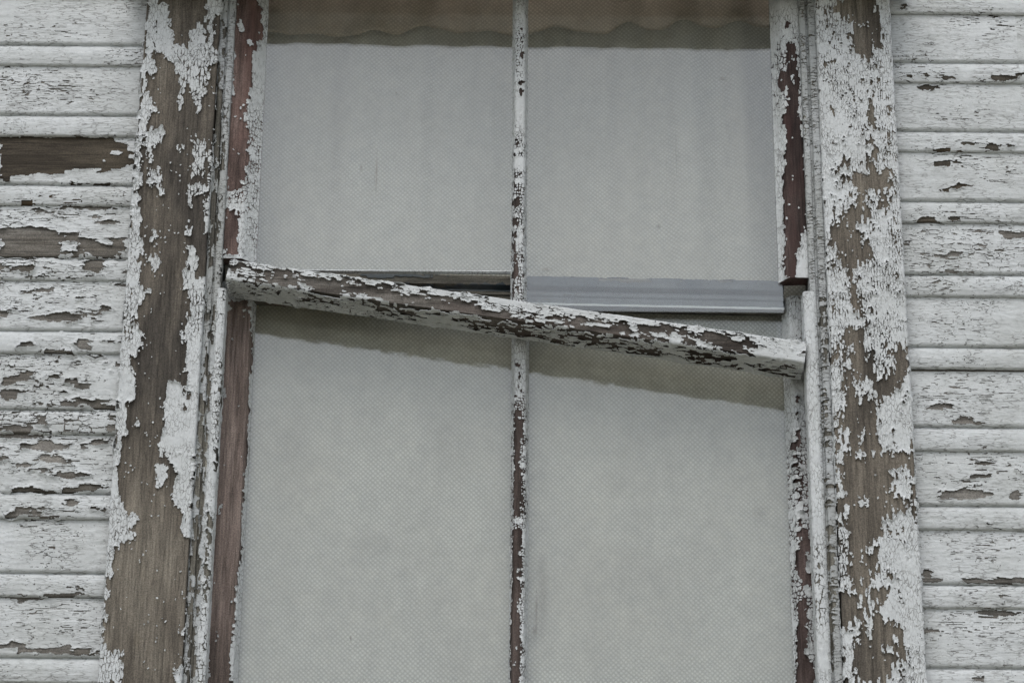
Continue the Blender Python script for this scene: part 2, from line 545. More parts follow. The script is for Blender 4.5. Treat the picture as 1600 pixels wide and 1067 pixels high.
M['sash_wood'] = wood_mat('sash_wood', 'Z', (0.13, 0.105, 0.09), (0.23, 0.18, 0.157), (0.31, 0.25, 0.22), (0.20, 0.13, 0.10), 0.72)
M['red_wood'] = wood_mat('red_wood', 'Z', (0.055, 0.038, 0.033), (0.20, 0.14, 0.122), (0.32, 0.235, 0.21), (0.22, 0.12, 0.10), 0.60)
M['dark_red_wood'] = wood_mat('dark_red_wood', 'Z', (0.035, 0.024, 0.022), (0.085, 0.06, 0.054), (0.16, 0.12, 0.11), (0.085, 0.04, 0.036), 0.62)
M['muntin_wood'] = wood_mat('muntin_wood', 'Z', (0.045, 0.035, 0.03), (0.085, 0.065, 0.057), (0.12, 0.095, 0.085), (0.10, 0.045, 0.04), 0.62)
M['bar_wood'] = wood_mat('bar_wood', 'X', (0.045, 0.037, 0.031), (0.12, 0.108, 0.094), (0.22, 0.205, 0.185), (0.055, 0.034, 0.027), 0.58)
M['rail_wood'] = wood_mat('rail_wood', 'X', (0.06, 0.058, 0.05), (0.13, 0.12, 0.10), (0.22, 0.20, 0.165), (0.16, 0.09, 0.045), 0.6)
M['strip_wood'] = wood_mat('strip_wood', 'Z', (0.10, 0.095, 0.08), (0.17, 0.16, 0.135), (0.25, 0.24, 0.205))
M['jamb_wood'] = wood_mat('jamb_wood', 'Z', (0.04, 0.04, 0.036), (0.06, 0.06, 0.055), (0.09, 0.09, 0.085))  # darkened: shade of the gap below the right stile put into the colour

# pane: clear sheet with a sky reflection and a thin film of dirt
def glass_mat(name, r0, haze, base, stains):
    """r0: reflectance of each face; stains: (x, z, rx, rz, strength) smears of dried dirt on the sheet"""
    mt, nt, out = newmat(name)
    geo = N(nt, 'ShaderNodeNewGeometry')
    dt = N(nt, 'ShaderNodeVectorMath', operation='DOT_PRODUCT')
    nt.links.new(geo.outputs['Normal'], dt.inputs[0]); nt.links.new(geo.outputs['Incoming'], dt.inputs[1])
    def mth(op, x, y=None):
        n = N(nt, 'ShaderNodeMath', operation=op)
        for k, v in ((0, x), (1, y)):
            if v is None: continue
            if hasattr(v, 'links'): nt.links.new(v, n.inputs[k])
            else: n.inputs[k].default_value = v
        return n.outputs[0]
    cs = mth('ABSOLUTE', dt.outputs['Value'])
    sch = mth('POWER', mth('SUBTRACT', 1.0, cs), 5.0)
    fa = mth('ADD', mth('MULTIPLY', sch, 1-r0), r0)
    vec = coords(nt, (1, 1, 1))
    bp = N(nt, 'ShaderNodeBump'); bp.inputs['Strength'].default_value = 0.13; bp.inputs['Distance'].default_value = 0.01
    nt.links.new(noise(nt, vec, 7.0, 3, 0.45), bp.inputs['Height'])
    gl = N(nt, 'ShaderNodeBsdfGlossy'); gl.inputs['Roughness'].default_value = 0.012
    gl.inputs['Color'].default_value = (0.95, 0.985, 1.0, 1)
    nt.links.new(bp.outputs[0], gl.inputs['Normal'])
    tr = N(nt, 'ShaderNodeBsdfTransparent'); tr.inputs['Color'].default_value = (0.975, 0.985, 0.98, 1)
    df = N(nt, 'ShaderNodeBsdfDiffuse'); df.inputs['Color'].default_value = (0.42, 0.41, 0.38, 1)
    hz = noise(nt, coords(nt, (1, 1, 0.35)), 16, 6, 0.65)
    hf = N(nt, 'ShaderNodeMapRange'); hf.inputs['From Min'].default_value = 0.35; hf.inputs['From Max'].default_value = 0.75
    hf.inputs['To Min'].default_value = haze*0.3; hf.inputs['To Max'].default_value = haze*1.8
    nt.links.new(hz, hf.inputs['Value'])
    fac = hf.outputs[0]
    tc = N(nt, 'ShaderNodeTexCoord')
    sx = N(nt, 'ShaderNodeSeparateXYZ'); nt.links.new(tc.outputs['Object'], sx.inputs[0])
    brk = mth('MULTIPLY', noise(nt, coords(nt, (1, 1, 0.4), False), 160, 4, 0.7), 1.8)
    for (x, z, rx, rz, st) in stains:
        ex = mth('DIVIDE', mth('SUBTRACT', sx.outputs[0], x-base[0]), rx)
        ez = mth('DIVIDE', mth('SUBTRACT', sx.outputs[2], z-base[2]), rz)
        q = mth('SUBTRACT', 1.0, mth('SQRT', mth('ADD', mth('MULTIPLY', ex, ex), mth('MULTIPLY', ez, ez))))
        q = mth('MULTIPLY', mth('MULTIPLY', mth('MAXIMUM', q, 0.0), st), brk)
        fac = mth('ADD', fac, q)
    fac = mth('MINIMUM', fac, 0.8)
    c = mix(nt, mth('MINIMUM', mth('MULTIPLY', fac, 2.5), 1.0), (0.42, 0.42, 0.40), (0.20, 0.185, 0.155))
    nt.links.new(c, df.inputs['Color'])
    m1 = N(nt, 'ShaderNodeMixShader')
    nt.links.new(fac, m1.inputs[0]); nt.links.new(tr.outputs[0], m1.inputs[1]); nt.links.new(df.outputs[0], m1.inputs[2])
    m2 = N(nt, 'ShaderNodeMixShader')
    nt.links.new(fa, m2.inputs[0]); nt.links.new(m1.outputs[0], m2.inputs[1]); nt.links.new(gl.outputs[0], m2.inputs[2])
    nt.links.new(m2.outputs[0], out.inputs[0])
    return mt

def fabric_mat(name, a, b, stain):
    mt, nt, out = newmat(name)
    tc = N(nt, 'ShaderNodeTexCoord')
    mp = N(nt, 'ShaderNodeMapping'); mp.inputs['Rotation'].default_value = (0, math.radians(45), 0)
    mp.inputs['Scale'].default_value = (1, 0.0, 1)
    nt.links.new(tc.outputs['Object'], mp.inputs['Vector'])
    vo = N(nt, 'ShaderNodeTexVoronoi'); vo.inputs['Scale'].default_value = 205.0; vo.inputs['Randomness'].default_value = 0.12
    # small wander so that the weave is not perfect
    nz = noise(nt, tc.outputs['Object'], 40, 3)
    av = N(nt, 'ShaderNodeVectorMath', operation='MULTIPLY_ADD')
    av.inputs[1].default_value = (0.004, 0.0, 0.004)
    nt.links.new(nz, av.inputs[0]); nt.links.new(mp.outputs[0], av.inputs[2])
    nt.links.new(av.outputs[0], vo.inputs['Vector'])
    dots = ramp(nt, vo.outputs['Distance'], [(0.12, 1.0), (0.5, 0.0)])
    v3 = coords(nt, (1, 1, 1), False)
    st = noise(nt, v3, 6, 5, 0.6)
    st2 = noise(nt, v3, 55, 4, 0.6)
    c = mix(nt, dots, a, b)
    c = mix(nt, ramp(nt, st, [(0.4, 0.0), (0.7, 0.40)]), c, stain)
    c = mix(nt, 0.5, c, ramp(nt, st2, [(0.3, 0.84), (0.7, 1.12)]), 'MULTIPLY')
    bs = N(nt, 'ShaderNodeBsdfPrincipled'); bs.inputs['Roughness'].default_value = 0.9
    bs.inputs['Specular IOR Level'].default_value = 0.1
    nt.links.new(c, bs.inputs['Base Color'])
    bp = N(nt, 'ShaderNodeBump'); bp.inputs['Strength'].default_value = 0.5; bp.inputs['Distance'].default_value = 0.001
    nt.links.new(dots, bp.inputs['Height']); nt.links.new(bp.outputs[0], bs.inputs['Normal'])
    tl_ = N(nt, 'ShaderNodeBsdfTranslucent'); nt.links.new(c, tl_.inputs['Color'])
    ms = N(nt, 'ShaderNodeMixShader'); ms.inputs[0].default_value = 0.5
    nt.links.new(bs.outputs[0], ms.inputs[1]); nt.links.new(tl_.outputs[0], ms.inputs[2])
    nt.links.new(ms.outputs[0], out.inputs[0])
    return mt
M['curtain'] = fabric_mat('curtain', (0.65, 0.635, 0.565), (0.96, 0.945, 0.88), (0.72, 0.675, 0.575))
M['valance'] = fabric_mat('valance', (0.68, 0.59, 0.48), (0.97, 0.87, 0.74), (0.76, 0.62, 0.48))

def plain_mat(name, col, rough=0.9):
    mt, nt, out = newmat(name)
    b = N(nt, 'ShaderNodeBsdfPrincipled'); b.inputs['Roughness'].default_value = rough
    vec = coords(nt, (1, 1, 1), False)
    c = mix(nt, ramp(nt, noise(nt, vec, 8, 5), [(0.3, 0.0), (0.7, 1.0)]), tuple(0.75*q for q in col), col)
    nt.links.new(c, b.inputs['Base Color']); nt.links.new(b.outputs[0], out.inputs[0])
    return mt
M['lining'] = plain_mat('lining', (0.05, 0.045, 0.04))
M['room'] = plain_mat('room', (0.78, 0.73, 0.62))
M['ground'] = plain_mat('ground', (0.29, 0.275, 0.215))

X, Y_, Z = (1, 0, 0), (0, 1, 0), (0, 0, 1)
OUT = (0, -1, 0)

# ------------------------------------------------------------------ the ground
def box(name, x0, x1, y0, y1, z0, z1, mat, parent=None):
    V = [(x, y, z) for x in (x0, x1) for y in (y0, y1) for z in (z0, z1)]
    F = [(0, 1, 3, 2), (4, 6, 7, 5), (0, 4, 5, 1), (2, 3, 7, 6), (0, 2, 6, 4), (1, 5, 7, 3)]
    b = base_of(parent)
    me = bpy.data.meshes.new(name)
    me.from_pydata([tuple(np.array(v)-b) for v in V], [], F)
    me.materials.append(mat); me.update()
    return link(name, me, parent)

g = np.array([(-200, -200, 0), (200, -200, 0), (200, 200, 0), (-200, 200, 0)], float)
gr = mesh_np('ground', g, np.array([[0, 1, 2, 3]]), M['ground'])
gr['kind'] = 'structure'

# ------------------------------------------------------------------ readings of the window's uprights
Y_CAS, Y_STRIP, Y_UP, Y_UPG, Y_LO, Y_LOG, Y_BEAD = -0.022, -0.011, -0.003, 0.015, 0.045, 0.064, -0.002
cas_l0 = VX([(216, 200), (171, 800)], Y_CAS);  cas_l1 = VX([(333, 200), (298, 800)], Y_CAS)
cas_r0 = VX([(1283, 200), (1309, 800)], Y_CAS); cas_r1 = VX([(1400, 200), (1433, 800)], Y_CAS)
str_l1 = VX([(357, 200)], Y_STRIP); str_r0 = VX([(1256, 200)], Y_STRIP)
up_l1 = VX([(410, 200)], Y_UPG); up_r0 = VX([(1209, 200)], Y_UPG)
lo_l1 = VX([(384, 800)], Y_LOG); lo_r0 = VX([(1233, 800)], Y_LOG)
bd_l0, bd_l1 = VX([(320, 800)], Y_BEAD), VX([(335, 800)], Y_BEAD)
bd_r0, bd_r1 = VX([(1268, 800)], Y_BEAD), VX([(1287, 800)], Y_BEAD)
mun_u = VX([(812, 200)], Y_UP); mun_l = VX([(811, 800)], Y_LO)
z_top = W(800, -30, Y_UP)[1]             # underside of the head, just above the view
z_bot = W(800, 1240, Y_LO)[1]            # sill
z_hi, z_lo = W(800, -70, 0)[1], W(800, 1300, 0)[1]

# ------------------------------------------------------------------ clapboard wall
wall = empty('clapboard_wall', 'white painted drop siding wall of horizontal boards either side of the window', 'wall', (0, 0, ZC-0.75))
wall['kind'] = 'thing'
soft_l = [69, 179, 287, 402, 517, 640, 770, 893, 1025]
soft_r = [96, 204, 315, 429, 542, 665, 788, 911, 1043]
def edges(soft, x):
    z = np.array([W(x, y, 0)[1] for y in soft])
    p = (z[0]-z[-1])/(len(z)-1)
    return [z[0]+p*k for k in (2, 1)]+list(z)+[z[-1]-p*k for k in (1, 2)], p
zl, pl = edges(soft_l, 110)
zr, pr = edges(soft_r, 1500)
def siding_face(p):
    """from the underside up: lip, rounded band, groove, flat face that runs back under the next board's lip"""
    g = 0.30*p
    return [(0.0012, -0.0100), (0.0, -0.0050), (0.0002, -0.0012), (0.0014, 0.0006), (g*0.25, 0.0018), (g*0.50, 0.0018), (g*0.72, 0.0004),
            (g*0.86, -0.0022), (g*0.95, -0.0052), (g*1.0, -0.0062), (g*1.03, -0.0040), (g*1.05, -0.0010), (g*1.12, 0.0), (p*0.7, -0.0008), (p*0.96, -0.0044), (p+0.004, -0.0052)]

E = lambda *a: ('b', a)
left_bare = {
 3: [],
 4: [('b', crop([(0, 632), (200, 635), (380, 632), (530, 635), (540, 660), (570, 665), (600, 690), (625, 700), (615, 760), (560, 790), (470, 800), (380, 795), (280, 812), (200, 802), (100, 815), (0, 830)], 0, 0)),
     ('p', (179, 241, 7, 6)), ('p', (161, 252, 6, 6)), ('b', crop([(0, 835), (60, 835), (50, 850), (0, 852)], 0, 0)), E(150, 287, 45, 2.5)],
 5: [('b', crop([(0, 20), (80, 20), (100, 10), (230, 12), (250, 45), (300, 50), (380, 40), (430, 75), (470, 95), (520, 100), (560, 60), (575, 70), (580, 130), (590, 160), (0, 160)], 0, 350)),
     ('p', (113, 382, 11, 4)), E(110, 325, 22, 3), E(160, 328, 30, 5), E(40, 318, 12, 3), E(150, 345, 10, 4)],
 6: [E(143, 414, 15, 12), E(85, 497, 28, 7), E(120, 463, 9, 6), E(140, 490, 12, 5), E(40, 420, 35, 3), E(60, 455, 10, 3), E(15, 490, 12, 3)],
 7: [E(42, 537, 7, 9), E(127, 539, 8, 12), E(85, 553, 26, 2.5), E(118, 601, 19, 6), E(25, 592, 34, 5), E(12, 612, 16, 12), E(135, 630, 45, 6), E(40, 632, 20, 4), E(165, 575, 14, 2.5)],
 8: [E(30, 676, 34, 9), E(75, 697, 34, 6), E(168, 668, 9, 6), E(70, 660, 14, 4), E(75, 714, 16, 6), E(40, 728, 16, 2.5), E(110, 742, 28, 4), E(60, 766, 40, 5), E(120, 762, 20, 4), E(150, 690, 8, 3)],
 9: [E(35, 797, 36, 4), E(25, 804, 16, 5), E(115, 782, 10, 5), E(55, 806, 10, 3), E(160, 797, 10, 2.5), E(90, 825, 9, 2)],
 10: [E(20, 934, 28, 3.5), E(34, 943, 6, 8), E(85, 929, 18, 2.5), E(125, 919, 22, 2.5), E(90, 1017, 50, 5), E(20, 1010, 20, 3)],
 11: [], 12: [], 2: [], 1: []}
right_bare = {
 1: [E(1413, 10, 13, 7), E(1558, 14, 12, 4), E(1477, 14, 8, 3)],
 2: [E(1453, 70, 7, 4)],
 3: [E(1420, 120, 6, 4), E(1450, 119, 10, 4), E(1475, 120, 14, 4), E(1570, 120, 22, 3), E(1455, 138, 16, 2.5)],
 4: [E(1465, 234, 12, 3), E(1518, 226, 8, 4), E(1548, 231, 14, 4), E(1575, 230, 8, 4), E(1470, 254, 14, 3), E(1481, 296, 10, 5), E(1498, 290, 8, 5), E(1510, 293, 6, 3)],
 5: [E(1520, 340, 24, 4), E(1450, 347, 20, 2.5), E(1485, 341, 14, 3), E(1426, 380, 14, 4), E(1496, 398, 13, 3.5), E(1472, 402, 12, 2), E(1535, 382, 10, 2), E(1572, 372, 16, 2.5), E(1503, 424, 20, 4), E(1580, 366, 14, 3)],
 6: [E(1508, 440, 14, 2.5), E(1455, 440, 8, 2)],
 7: [E(1465, 636, 9, 8), E(1485, 634, 7, 4), E(1508, 656, 17, 8), E(1453, 638, 8, 2), E(1525, 661, 6, 2)],
 8: [E(1510, 773, 44, 10), E(1465, 768, 6, 5), E(1527, 759, 14, 4), E(1586, 772, 10, 10), E(1492, 751, 12, 2.5), E(1529, 745, 22, 2), E(1596, 738, 9, 4), E(1541, 710, 5, 3), E(1530, 727, 16, 2.5)],
 9: [E(1450, 801, 8, 3), E(1558, 816, 9, 2.5), E(1448, 896, 8, 6), E(1490, 906, 30, 3), E(1570, 908, 26, 3)],
 10: [E(1555, 956, 28, 5), E(1480, 945, 6, 3), E(1452, 986, 10, 2)],
 11: [E(1530, 1062, 14, 5)], 0: [], 12: []}
checks_l = {3: [(80, 45, 90, 22)], 4: [(90, 145, 110, 30)], 5: [(100, 325, 110, 30)], 6: [(90, 450, 110, 45)], 7: [(80, 580, 100, 50)], 8: [(90, 710, 100, 50)], 9: [(60, 810, 80, 30)], 10: [(90, 960, 90, 60)]}
checks_r = {2: [(1540, 40, 60, 30)], 3: [(1470, 125, 90, 18), (1500, 175, 50, 26)], 4: [(1500, 240, 90, 28), (1560, 270, 50, 22)], 5: [(1500, 360, 110, 50), (1540, 395, 60, 30)], 6: [(1470, 505, 40, 26), (1460, 445, 50, 14)], 7: [(1500, 610, 100, 55)], 8: [(1520, 735, 90, 45)], 9: [(1540, 850, 80, 40)], 10: [(1520, 985, 90, 45), (1540, 930, 60, 20)]}
x_far_l, x_far_r = W(-330, 533)[0], W(1930, 533)[0]
x_in_l, x_in_r = W(-25, 533)[0], W(1625, 533)[0]
for side in (0, 1):
    zs, p = (zl, pl) if side == 0 else (zr, pr)
    for k in range(1, len(zs)):
        ph = zs[k-1]-zs[k]; zb = zs[k]-0.30*ph
        seed = 3.7*k+51.3*side+1.1
        if side == 0:
            xa, xb = x_far_l, cas_l0+0.004
        else:
            xa, xb = cas_r1-0.004, x_far_r
        bd = Board((xa, 0, zb), X, Z, OUT, siding_face(ph), xb-xa, 0.018, seed, sag=0.004)
        wm = M['siding_wood_grey']
        lb = None
        if side == 0 and k == 4: wm = M['siding_wood_dark']; lb = 'board stripped to dark brown wood'
        if side == 0 and k == 5: wm = M['siding_wood_grey']; lb = 'board bare to grey wood along its lower edge'
        if side == 1: wm = M['siding_wood_grey'] if k > 4 else M['siding_wood']
        o = wood_mesh(bd, 'weatherboard', wm, wall, step=0.012)
        if lb: o['label'] = lb
        sh_ = left_bare if side == 0 else right_bare
        bare = sh_.get(k, [])+sh_.get(k+1, [])
        if side: bare = [(t_, (e_[0], e_[1], e_[2], e_[3]*0.85)) for t_, e_ in bare]
        zn_ = checks_l if side == 0 else checks_r
        zone = zn_.get(k, [])+zn_.get(k+1, [])
        flaky = side == 0 and k in (5, 6, 7, 8)
        kw = dict(qmix=0.65 if side == 0 else 0.45, chip=(0.021, 0.0075), small=(0.007, 0.003), amp=3.6 if flaky else 2.0, fb=5.0 if flaky else 2.5, fbs=(30, 120),
                  check=0.050 if flaky else 0.048, checkscale=(30, 330), checkgate=0.60, checkzones=zone,
                  crack=0.0006 if flaky else 0.0003, crackgate=0.45 if flaky else 0.62, curl=0.0034 if flaky else 0.0018,
                  thick=0.0010 if flaky else 0.0007, vr=(0.0066, bd.arc[-1]-0.0035))
        dflt = 7.0 if not flaky else 5.0
        if side == 0:
            paint(bd, o, M['siding_paint'], dflt, bare, ur=(x_in_l-xa, bd.L-0.004), **kw)
            kw.update(res=0.002)
            paint(bd, o, M['siding_paint'], dflt, bare, ur=(0, x_in_l-xa), flakes=False, **kw)
        else:
            paint(bd, o, M['siding_paint'], dflt, bare, ur=(0.004, x_in_r-xa), **kw)
            kw.update(res=0.002)
            paint(bd, o, M['siding_paint'], dflt, bare, ur=(x_in_r-xa, bd.L), flakes=False, **kw)
for k, z_ in enumerate([zl[0]+pl*(0.70+q) for q in range(5)]+[min(zl[-1], zr[-1])-pl*(1.30+q) for q in range(5)]):
    bd = Board((x_far_l, 0, z_), X, Z, OUT, siding_face(pl), x_far_r-x_far_l, 0.018, 200.0+k*3.3, sag=0.004)
    o = wood_mesh(bd, 'weatherboard', M['siding_wood_grey'], wall, step=0.03)
    paint(bd, o, M['siding_paint'], 7, [], chip=(0.021, 0.0075), amp=4, fb=5, fbs=(30, 120), res=0.004, flakes=False, vr=(0.0066, bd.arc[-1]-0.0035))
box('backing_board', x_far_l, cas_l0+0.03, 0.019, 0.04, zl[-1]-0.01, zl[0]+0.01, M['lining'], wall)
box('backing_board', cas_r1-0.03, x_far_r, 0.019, 0.04, zr[-1]-0.01, zr[0]+0.01, M['lining'], wall)
# pale box added to block stray light and bounce it through the curtain
rm = bpy.data.meshes.new('interior_lining')
x0, x1, y0, y1, z0, z1 = cas_l0+0.02, cas_r1-0.02, 0.05, 0.45, z_lo-0.05, z_hi+0.12
b_ = base_of(wall)
rv = [(x0, y0, z0), (x1, y0, z0), (x1, y0, z1), (x0, y0, z1), (x0, y1, z0), (x1, y1, z0), (x1, y1, z1), (x0, y1, z1)]
rm.from_pydata([tuple(np.array(q)-b_) for q in rv], [], [(4, 5, 6, 7), (0, 4, 7, 3), (1, 2, 6, 5), (0, 1, 5, 4), (3, 7, 6, 2)])
rm.materials.append(M['room']); rm.update()
link('interior_lining', rm, wall)

# ------------------------------------------------------------------ window frame: casings, jamb strips, beads, head, sill
frame = empty('window_frame', 'peeling white wooden window frame with wide flat casings set in the siding', 'window frame', (0, 0, z_bot-0.05))

frame['kind'] = 'thing'

def upright_face(w, r=0.0015, side=0.006):
    return [(0, -side), (0, -r), (r, 0), (w-r, 0), (w, -r), (w, -side)]

CL = []
CL += [('p', sh) for sh in (
 crop([(690, 0), (730, 0), (722, 200), (700, 300), (735, 330), (710, 352), (684, 345), (672, 430), (710, 460), (708, 500), (725, 525), (690, 530), (680, 610), (655, 660), (655, 760), (665, 850), (640, 900), (660, 1020), (645, 1067), (600, 1067)], 0, 0),
 crop([(600, 0), (650, 0), (660, 120), (640, 180), (650, 240), (640, 290), (700, 318), (660, 345), (650, 380), (640, 420), (612, 460), (655, 480), (668, 545), (640, 605), (610, 620), (612, 690), (640, 735), (635, 775), (600, 825), (585, 870), (592, 980), (570, 1000), (575, 1067), (530, 1067)], 0, 350),
 crop([(520, 0), (570, 0), (550, 70), (548, 210), (570, 250), (600, 285), (645, 295), (630, 330), (628, 400), (600, 418), (545, 432), (520, 480), (510, 560), (495, 600), (500, 655), (485, 700), (500, 740), (480, 800), (492, 910), (570, 915), (558, 1000), (566, 1067), (440, 1067)], 0, 707),
 crop([(745, 15), (778, 20), (782, 90), (802, 150), (805, 210), (880, 212), (890, 150), (925, 110), (950, 118), (960, 200), (1020, 230), (1015, 295), (968, 300), (958, 400), (935, 500), (915, 525), (895, 490), (885, 390), (865, 380), (852, 470), (832, 525), (825, 480), (838, 360), (805, 310), (770, 278), (735, 245), (720, 200), (728, 100)], 0, 0),
 crop([(960, 0), (1032, 0), (1020, 85), (992, 85), (985, 230), (955, 180)], 0, 0),
 crop([(885, 660), (950, 640), (958, 680), (945, 800), (915, 832), (885, 822), (895, 740)], 0, 0),
 crop([(960, 690), (988, 690), (980, 900), (975, 1067), (950, 1067), (948, 960), (968, 860)], 0, 0),
 crop([(880, 860), (945, 842), (942, 905), (905, 915), (890, 955), (874, 945)], 0, 0),
 crop([(690, 600), (760, 580), (758, 660), (720, 685), (695, 745), (672, 735), (668, 640)], 0, 0),
 crop([(690, 790), (745, 778), (758, 900), (735, 905), (722, 860), (690, 868)], 0, 0),
 crop([(820, 675), (848, 670), (845, 700), (825, 702)], 0, 0),
 crop([(850, 0), (885, 0), (880, 60), (862, 50)], 0, 350),
 crop([(858, 95), (915, 108), (922, 160), (905, 205), (910, 262), (945, 262), (945, 1067), (740, 1067), (735, 1040), (755, 905), (763, 790), (785, 730), (835, 738), (858, 800), (866, 730), (848, 700), (866, 600), (858, 560), (832, 548), (838, 500), (868, 488), (876, 400), (880, 305), (845, 295), (842, 240), (870, 205), (865, 130)], 0, 350),
 crop([(748, 0), (905, 0), (893, 200), (883, 385), (868, 402), (835, 380), (845, 260), (806, 240), (800, 150), (822, 110), (800, 60), (785, 25)], 0, 707),
 crop([(728, 58), (766, 62), (772, 118), (742, 155), (722, 135)], 0, 707),
 crop([(700, 145), (745, 142), (742, 185), (705, 222), (680, 205), (685, 160)], 0, 350),
 crop([(700, 35), (738, 30), (732, 62), (705, 75)], 0, 350),
 crop([(632, 905), (655, 900), (650, 932), (632, 930)], 0, 350),
 crop([(820, 790), (862, 785), (848, 852), (824, 850)], 0, 707),
 crop([(800, 1000), (862, 985), (850, 1067), (796, 1067)], 0, 707))]
CL += [E(0.5*(x+x2)/2.9644, 350+y/2.9644, 2.5, 16) for x, x2, y in ((855, 870, 770),)]

def RC(pts, y0): return crop(pts, 1150, y0)
CR = [('b', sh) for sh in (
 RC([(450, 20), (500, -5), (655, -5), (668, 50), (665, 150), (675, 210), (640, 230), (622, 295), (595, 290), (580, 250), (535, 235), (530, 130), (515, 75), (460, 62)], 0),
 RC([(420, 50), (445, 60), (448, 125), (430, 120)], 0),
 RC([(585, 480), (640, 490), (650, 530), (658, 540), (650, 600), (640, 670), (610, 660), (588, 600), (600, 540), (580, 500)], 0),
 RC([(640, 790), (722, 800), (728, 850), (690, 900), (620, 900), (600, 950), (618, 1000), (580, 1040), (570, 1067), (430, 1067), (440, 1030), (490, 990), (490, 940), (540, 950), (545, 870), (500, 830), (560, 800)], 0),
 RC([(600, 720), (655, 705), (650, 760), (600, 790)], 0), RC([(470, 755), (520, 740), (515, 785), (480, 790)], 0),
 RC([(660, 905), (720, 900), (715, 980), (655, 975)], 0),
 RC([(432, 0), (560, 0), (590, 80), (642, 150), (600, 200), (560, 185), (555, 300), (590, 340), (622, 455), (620, 470), (560, 445), (530, 350), (530, 262), (492, 210), (468, 130), (438, 90)], 350),
 RC([(530, 480), (580, 495), (592, 580), (602, 625), (640, 600), (652, 700), (720, 690), (730, 640), (712, 610), (758, 572), (800, 570), (804, 640), (792, 720), (750, 782), (700, 760), (690, 800), (662, 830), (660, 900), (648, 1000), (700, 1067), (455, 1067), (455, 1000), (462, 900), (500, 850), (502, 700), (482, 640), (443, 642), (440, 590), (490, 582), (500, 515)], 350),
 RC([(465, 0), (830, 0), (830, 300), (775, 262), (705, 300), (690, 340), (700, 380), (660, 400), (662, 530), (712, 560), (712, 660), (672, 670), (650, 760), (790, 810), (800, 880), (776, 870), (770, 950), (720, 990), (705, 1067), (585, 1067), (470, 1067), (470, 600)], 707))]
CR += [('p', sh) for sh in (
 RC([(722, 110), (780, 70), (802, 90), (806, 180), (776, 218), (750, 190), (728, 170)], 707),
 RC([(462, 0), (497, 0), (492, 45), (463, 48)], 707), RC([(462, 95), (488, 98), (502, 150), (512, 200), (480, 218), (468, 200)], 707),
 RC([(468, 250), (502, 255), (490, 325), (472, 325)], 707),
 RC([(476, 352), (528, 368), (515, 425), (490, 440), (512, 500), (522, 560), (540, 640), (566, 600), (568, 705), (540, 675), (500, 655), (482, 560)], 707),
 RC([(490, 825), (520, 830), (560, 770), (578, 770), (576, 850), (550, 872), (552, 965), (530, 1010), (585, 1067), (495, 1067)], 707),
 RC([(625, 545), (690, 570), (680, 635), (630, 620)], 707), RC([(598, 375), (612, 375), (625, 475), (605, 470)], 707),
 RC([(550, 470), (575, 472), (570, 505), (552, 502)], 707), RC([(605, 670), (620, 670), (645, 750), (630, 840), (615, 830)], 707),
 RC([(585, 210), (608, 212), (605, 235), (590, 235)], 707),
 RC([(715, 880), (750, 860), (735, 930), (700, 920)], 707),
 RC([(450, 670), (490, 668), (482, 805), (450, 812)], 350), RC([(452, 850), (502, 835), (472, 905), (450, 905)], 350),
 RC([(578, 955), (596, 955), (592, 1032), (576, 1032)], 350), RC([(482, 640), (515, 638), (500, 680), (485, 665)], 350),
 RC([(512, 545), (525, 545), (520, 615), (512, 610)], 350), RC([(545, 740), (615, 720), (610, 760), (640, 800), (570, 820)], 350),
 RC([(490, 960), (515, 965), (530, 1050), (495, 1050)], 350), RC([(548, 268), (562, 265), (560, 300), (548, 300)], 350))]

def add_casing(x0, x1, shapes, default, seed, lab):
    bd = Board((x0, Y_CAS, z_lo), Z, X, OUT, upright_face(x1-x0, side=0.012), z_hi-z_lo, 0.02, seed, sag=0.0015)
    o = wood_mesh(bd, 'casing', M['casing_wood'], frame, step=0.008, rough=0.0005)
    o['label'] = lab
    za, zb = W(800, 1095, 0)[1]-z_lo, W(800, -20, 0)[1]-z_lo
    return bd, o, za, zb
bd, o, za, zb = add_casing(cas_l0, cas_l1, CL, -14, 12.3, 'wide left casing stripped mostly to bare brown wood')
paint(bd, o, M['trim_paint'], -14, CL, chip=(0.0105, 0.0048), amp=2.8, fb=2.6, fbs=(90, 110), crack=0.0005, crackgate=0.44, speck=0.028,
      curl=0.0034, thick=0.0009, ur=(za, zb), res=0.00075, small=(0.003, 0.0026))
bd, o, za, zb = add_casing(cas_r0, cas_r1, CR, 9, 27.9, 'wide right casing with crackled white paint and bare patches')
paint(bd, o, M['trim_paint'], 8, CR, chip=(0.0115, 0.0038), amp=6.4, fb=6.0, fbs=(55, 80), crack=0.0004, crackgate=0.42, speck=0.03,
      curl=0.0026, thick=0.0009, ur=(za, zb), res=0.00075, small=(0.0032, 0.0026))

# jamb strips beside the casings
def vmember(name, x0, x1, yf, z0, z1, wood, parent, seed, back=0.02, side=0.008, face=None, label=None, **kw):
    bd = Board((x0, yf, z0), Z, X, OUT, face or upright_face(x1-x0, side=side), z1-z0, back, seed, sag=0.001)
    o = wood_mesh(bd, name, wood, parent, endrough=kw.pop('endrough', 0.0))
    if label: o['label'] = label
    pm = kw.pop('paint_mat', M['trim_paint']); kw.setdefault('res', 0.0008)
    za, zb = max(0, W(800, 1095, yf)[1]-z0), min(z1-z0, W(800, -20, yf)[1]-z0)
    if kw.pop('painted', True):
        paint(bd, o, pm, kw.pop('default', 9), kw.pop('shapes', []), ur=(za, zb), **kw)
    return bd, o
w1 = str_l1-cas_l1
strip_face_l = [(0.001, -0.004), (0.001, -0.001), (0.002, 0), (w1*0.42, 0.0), (w1*0.46, -0.004), (w1*0.62, -0.004), (w1*0.66, 0.0), (w1-0.001, 0), (w1, -0.001), (w1, -0.02)]
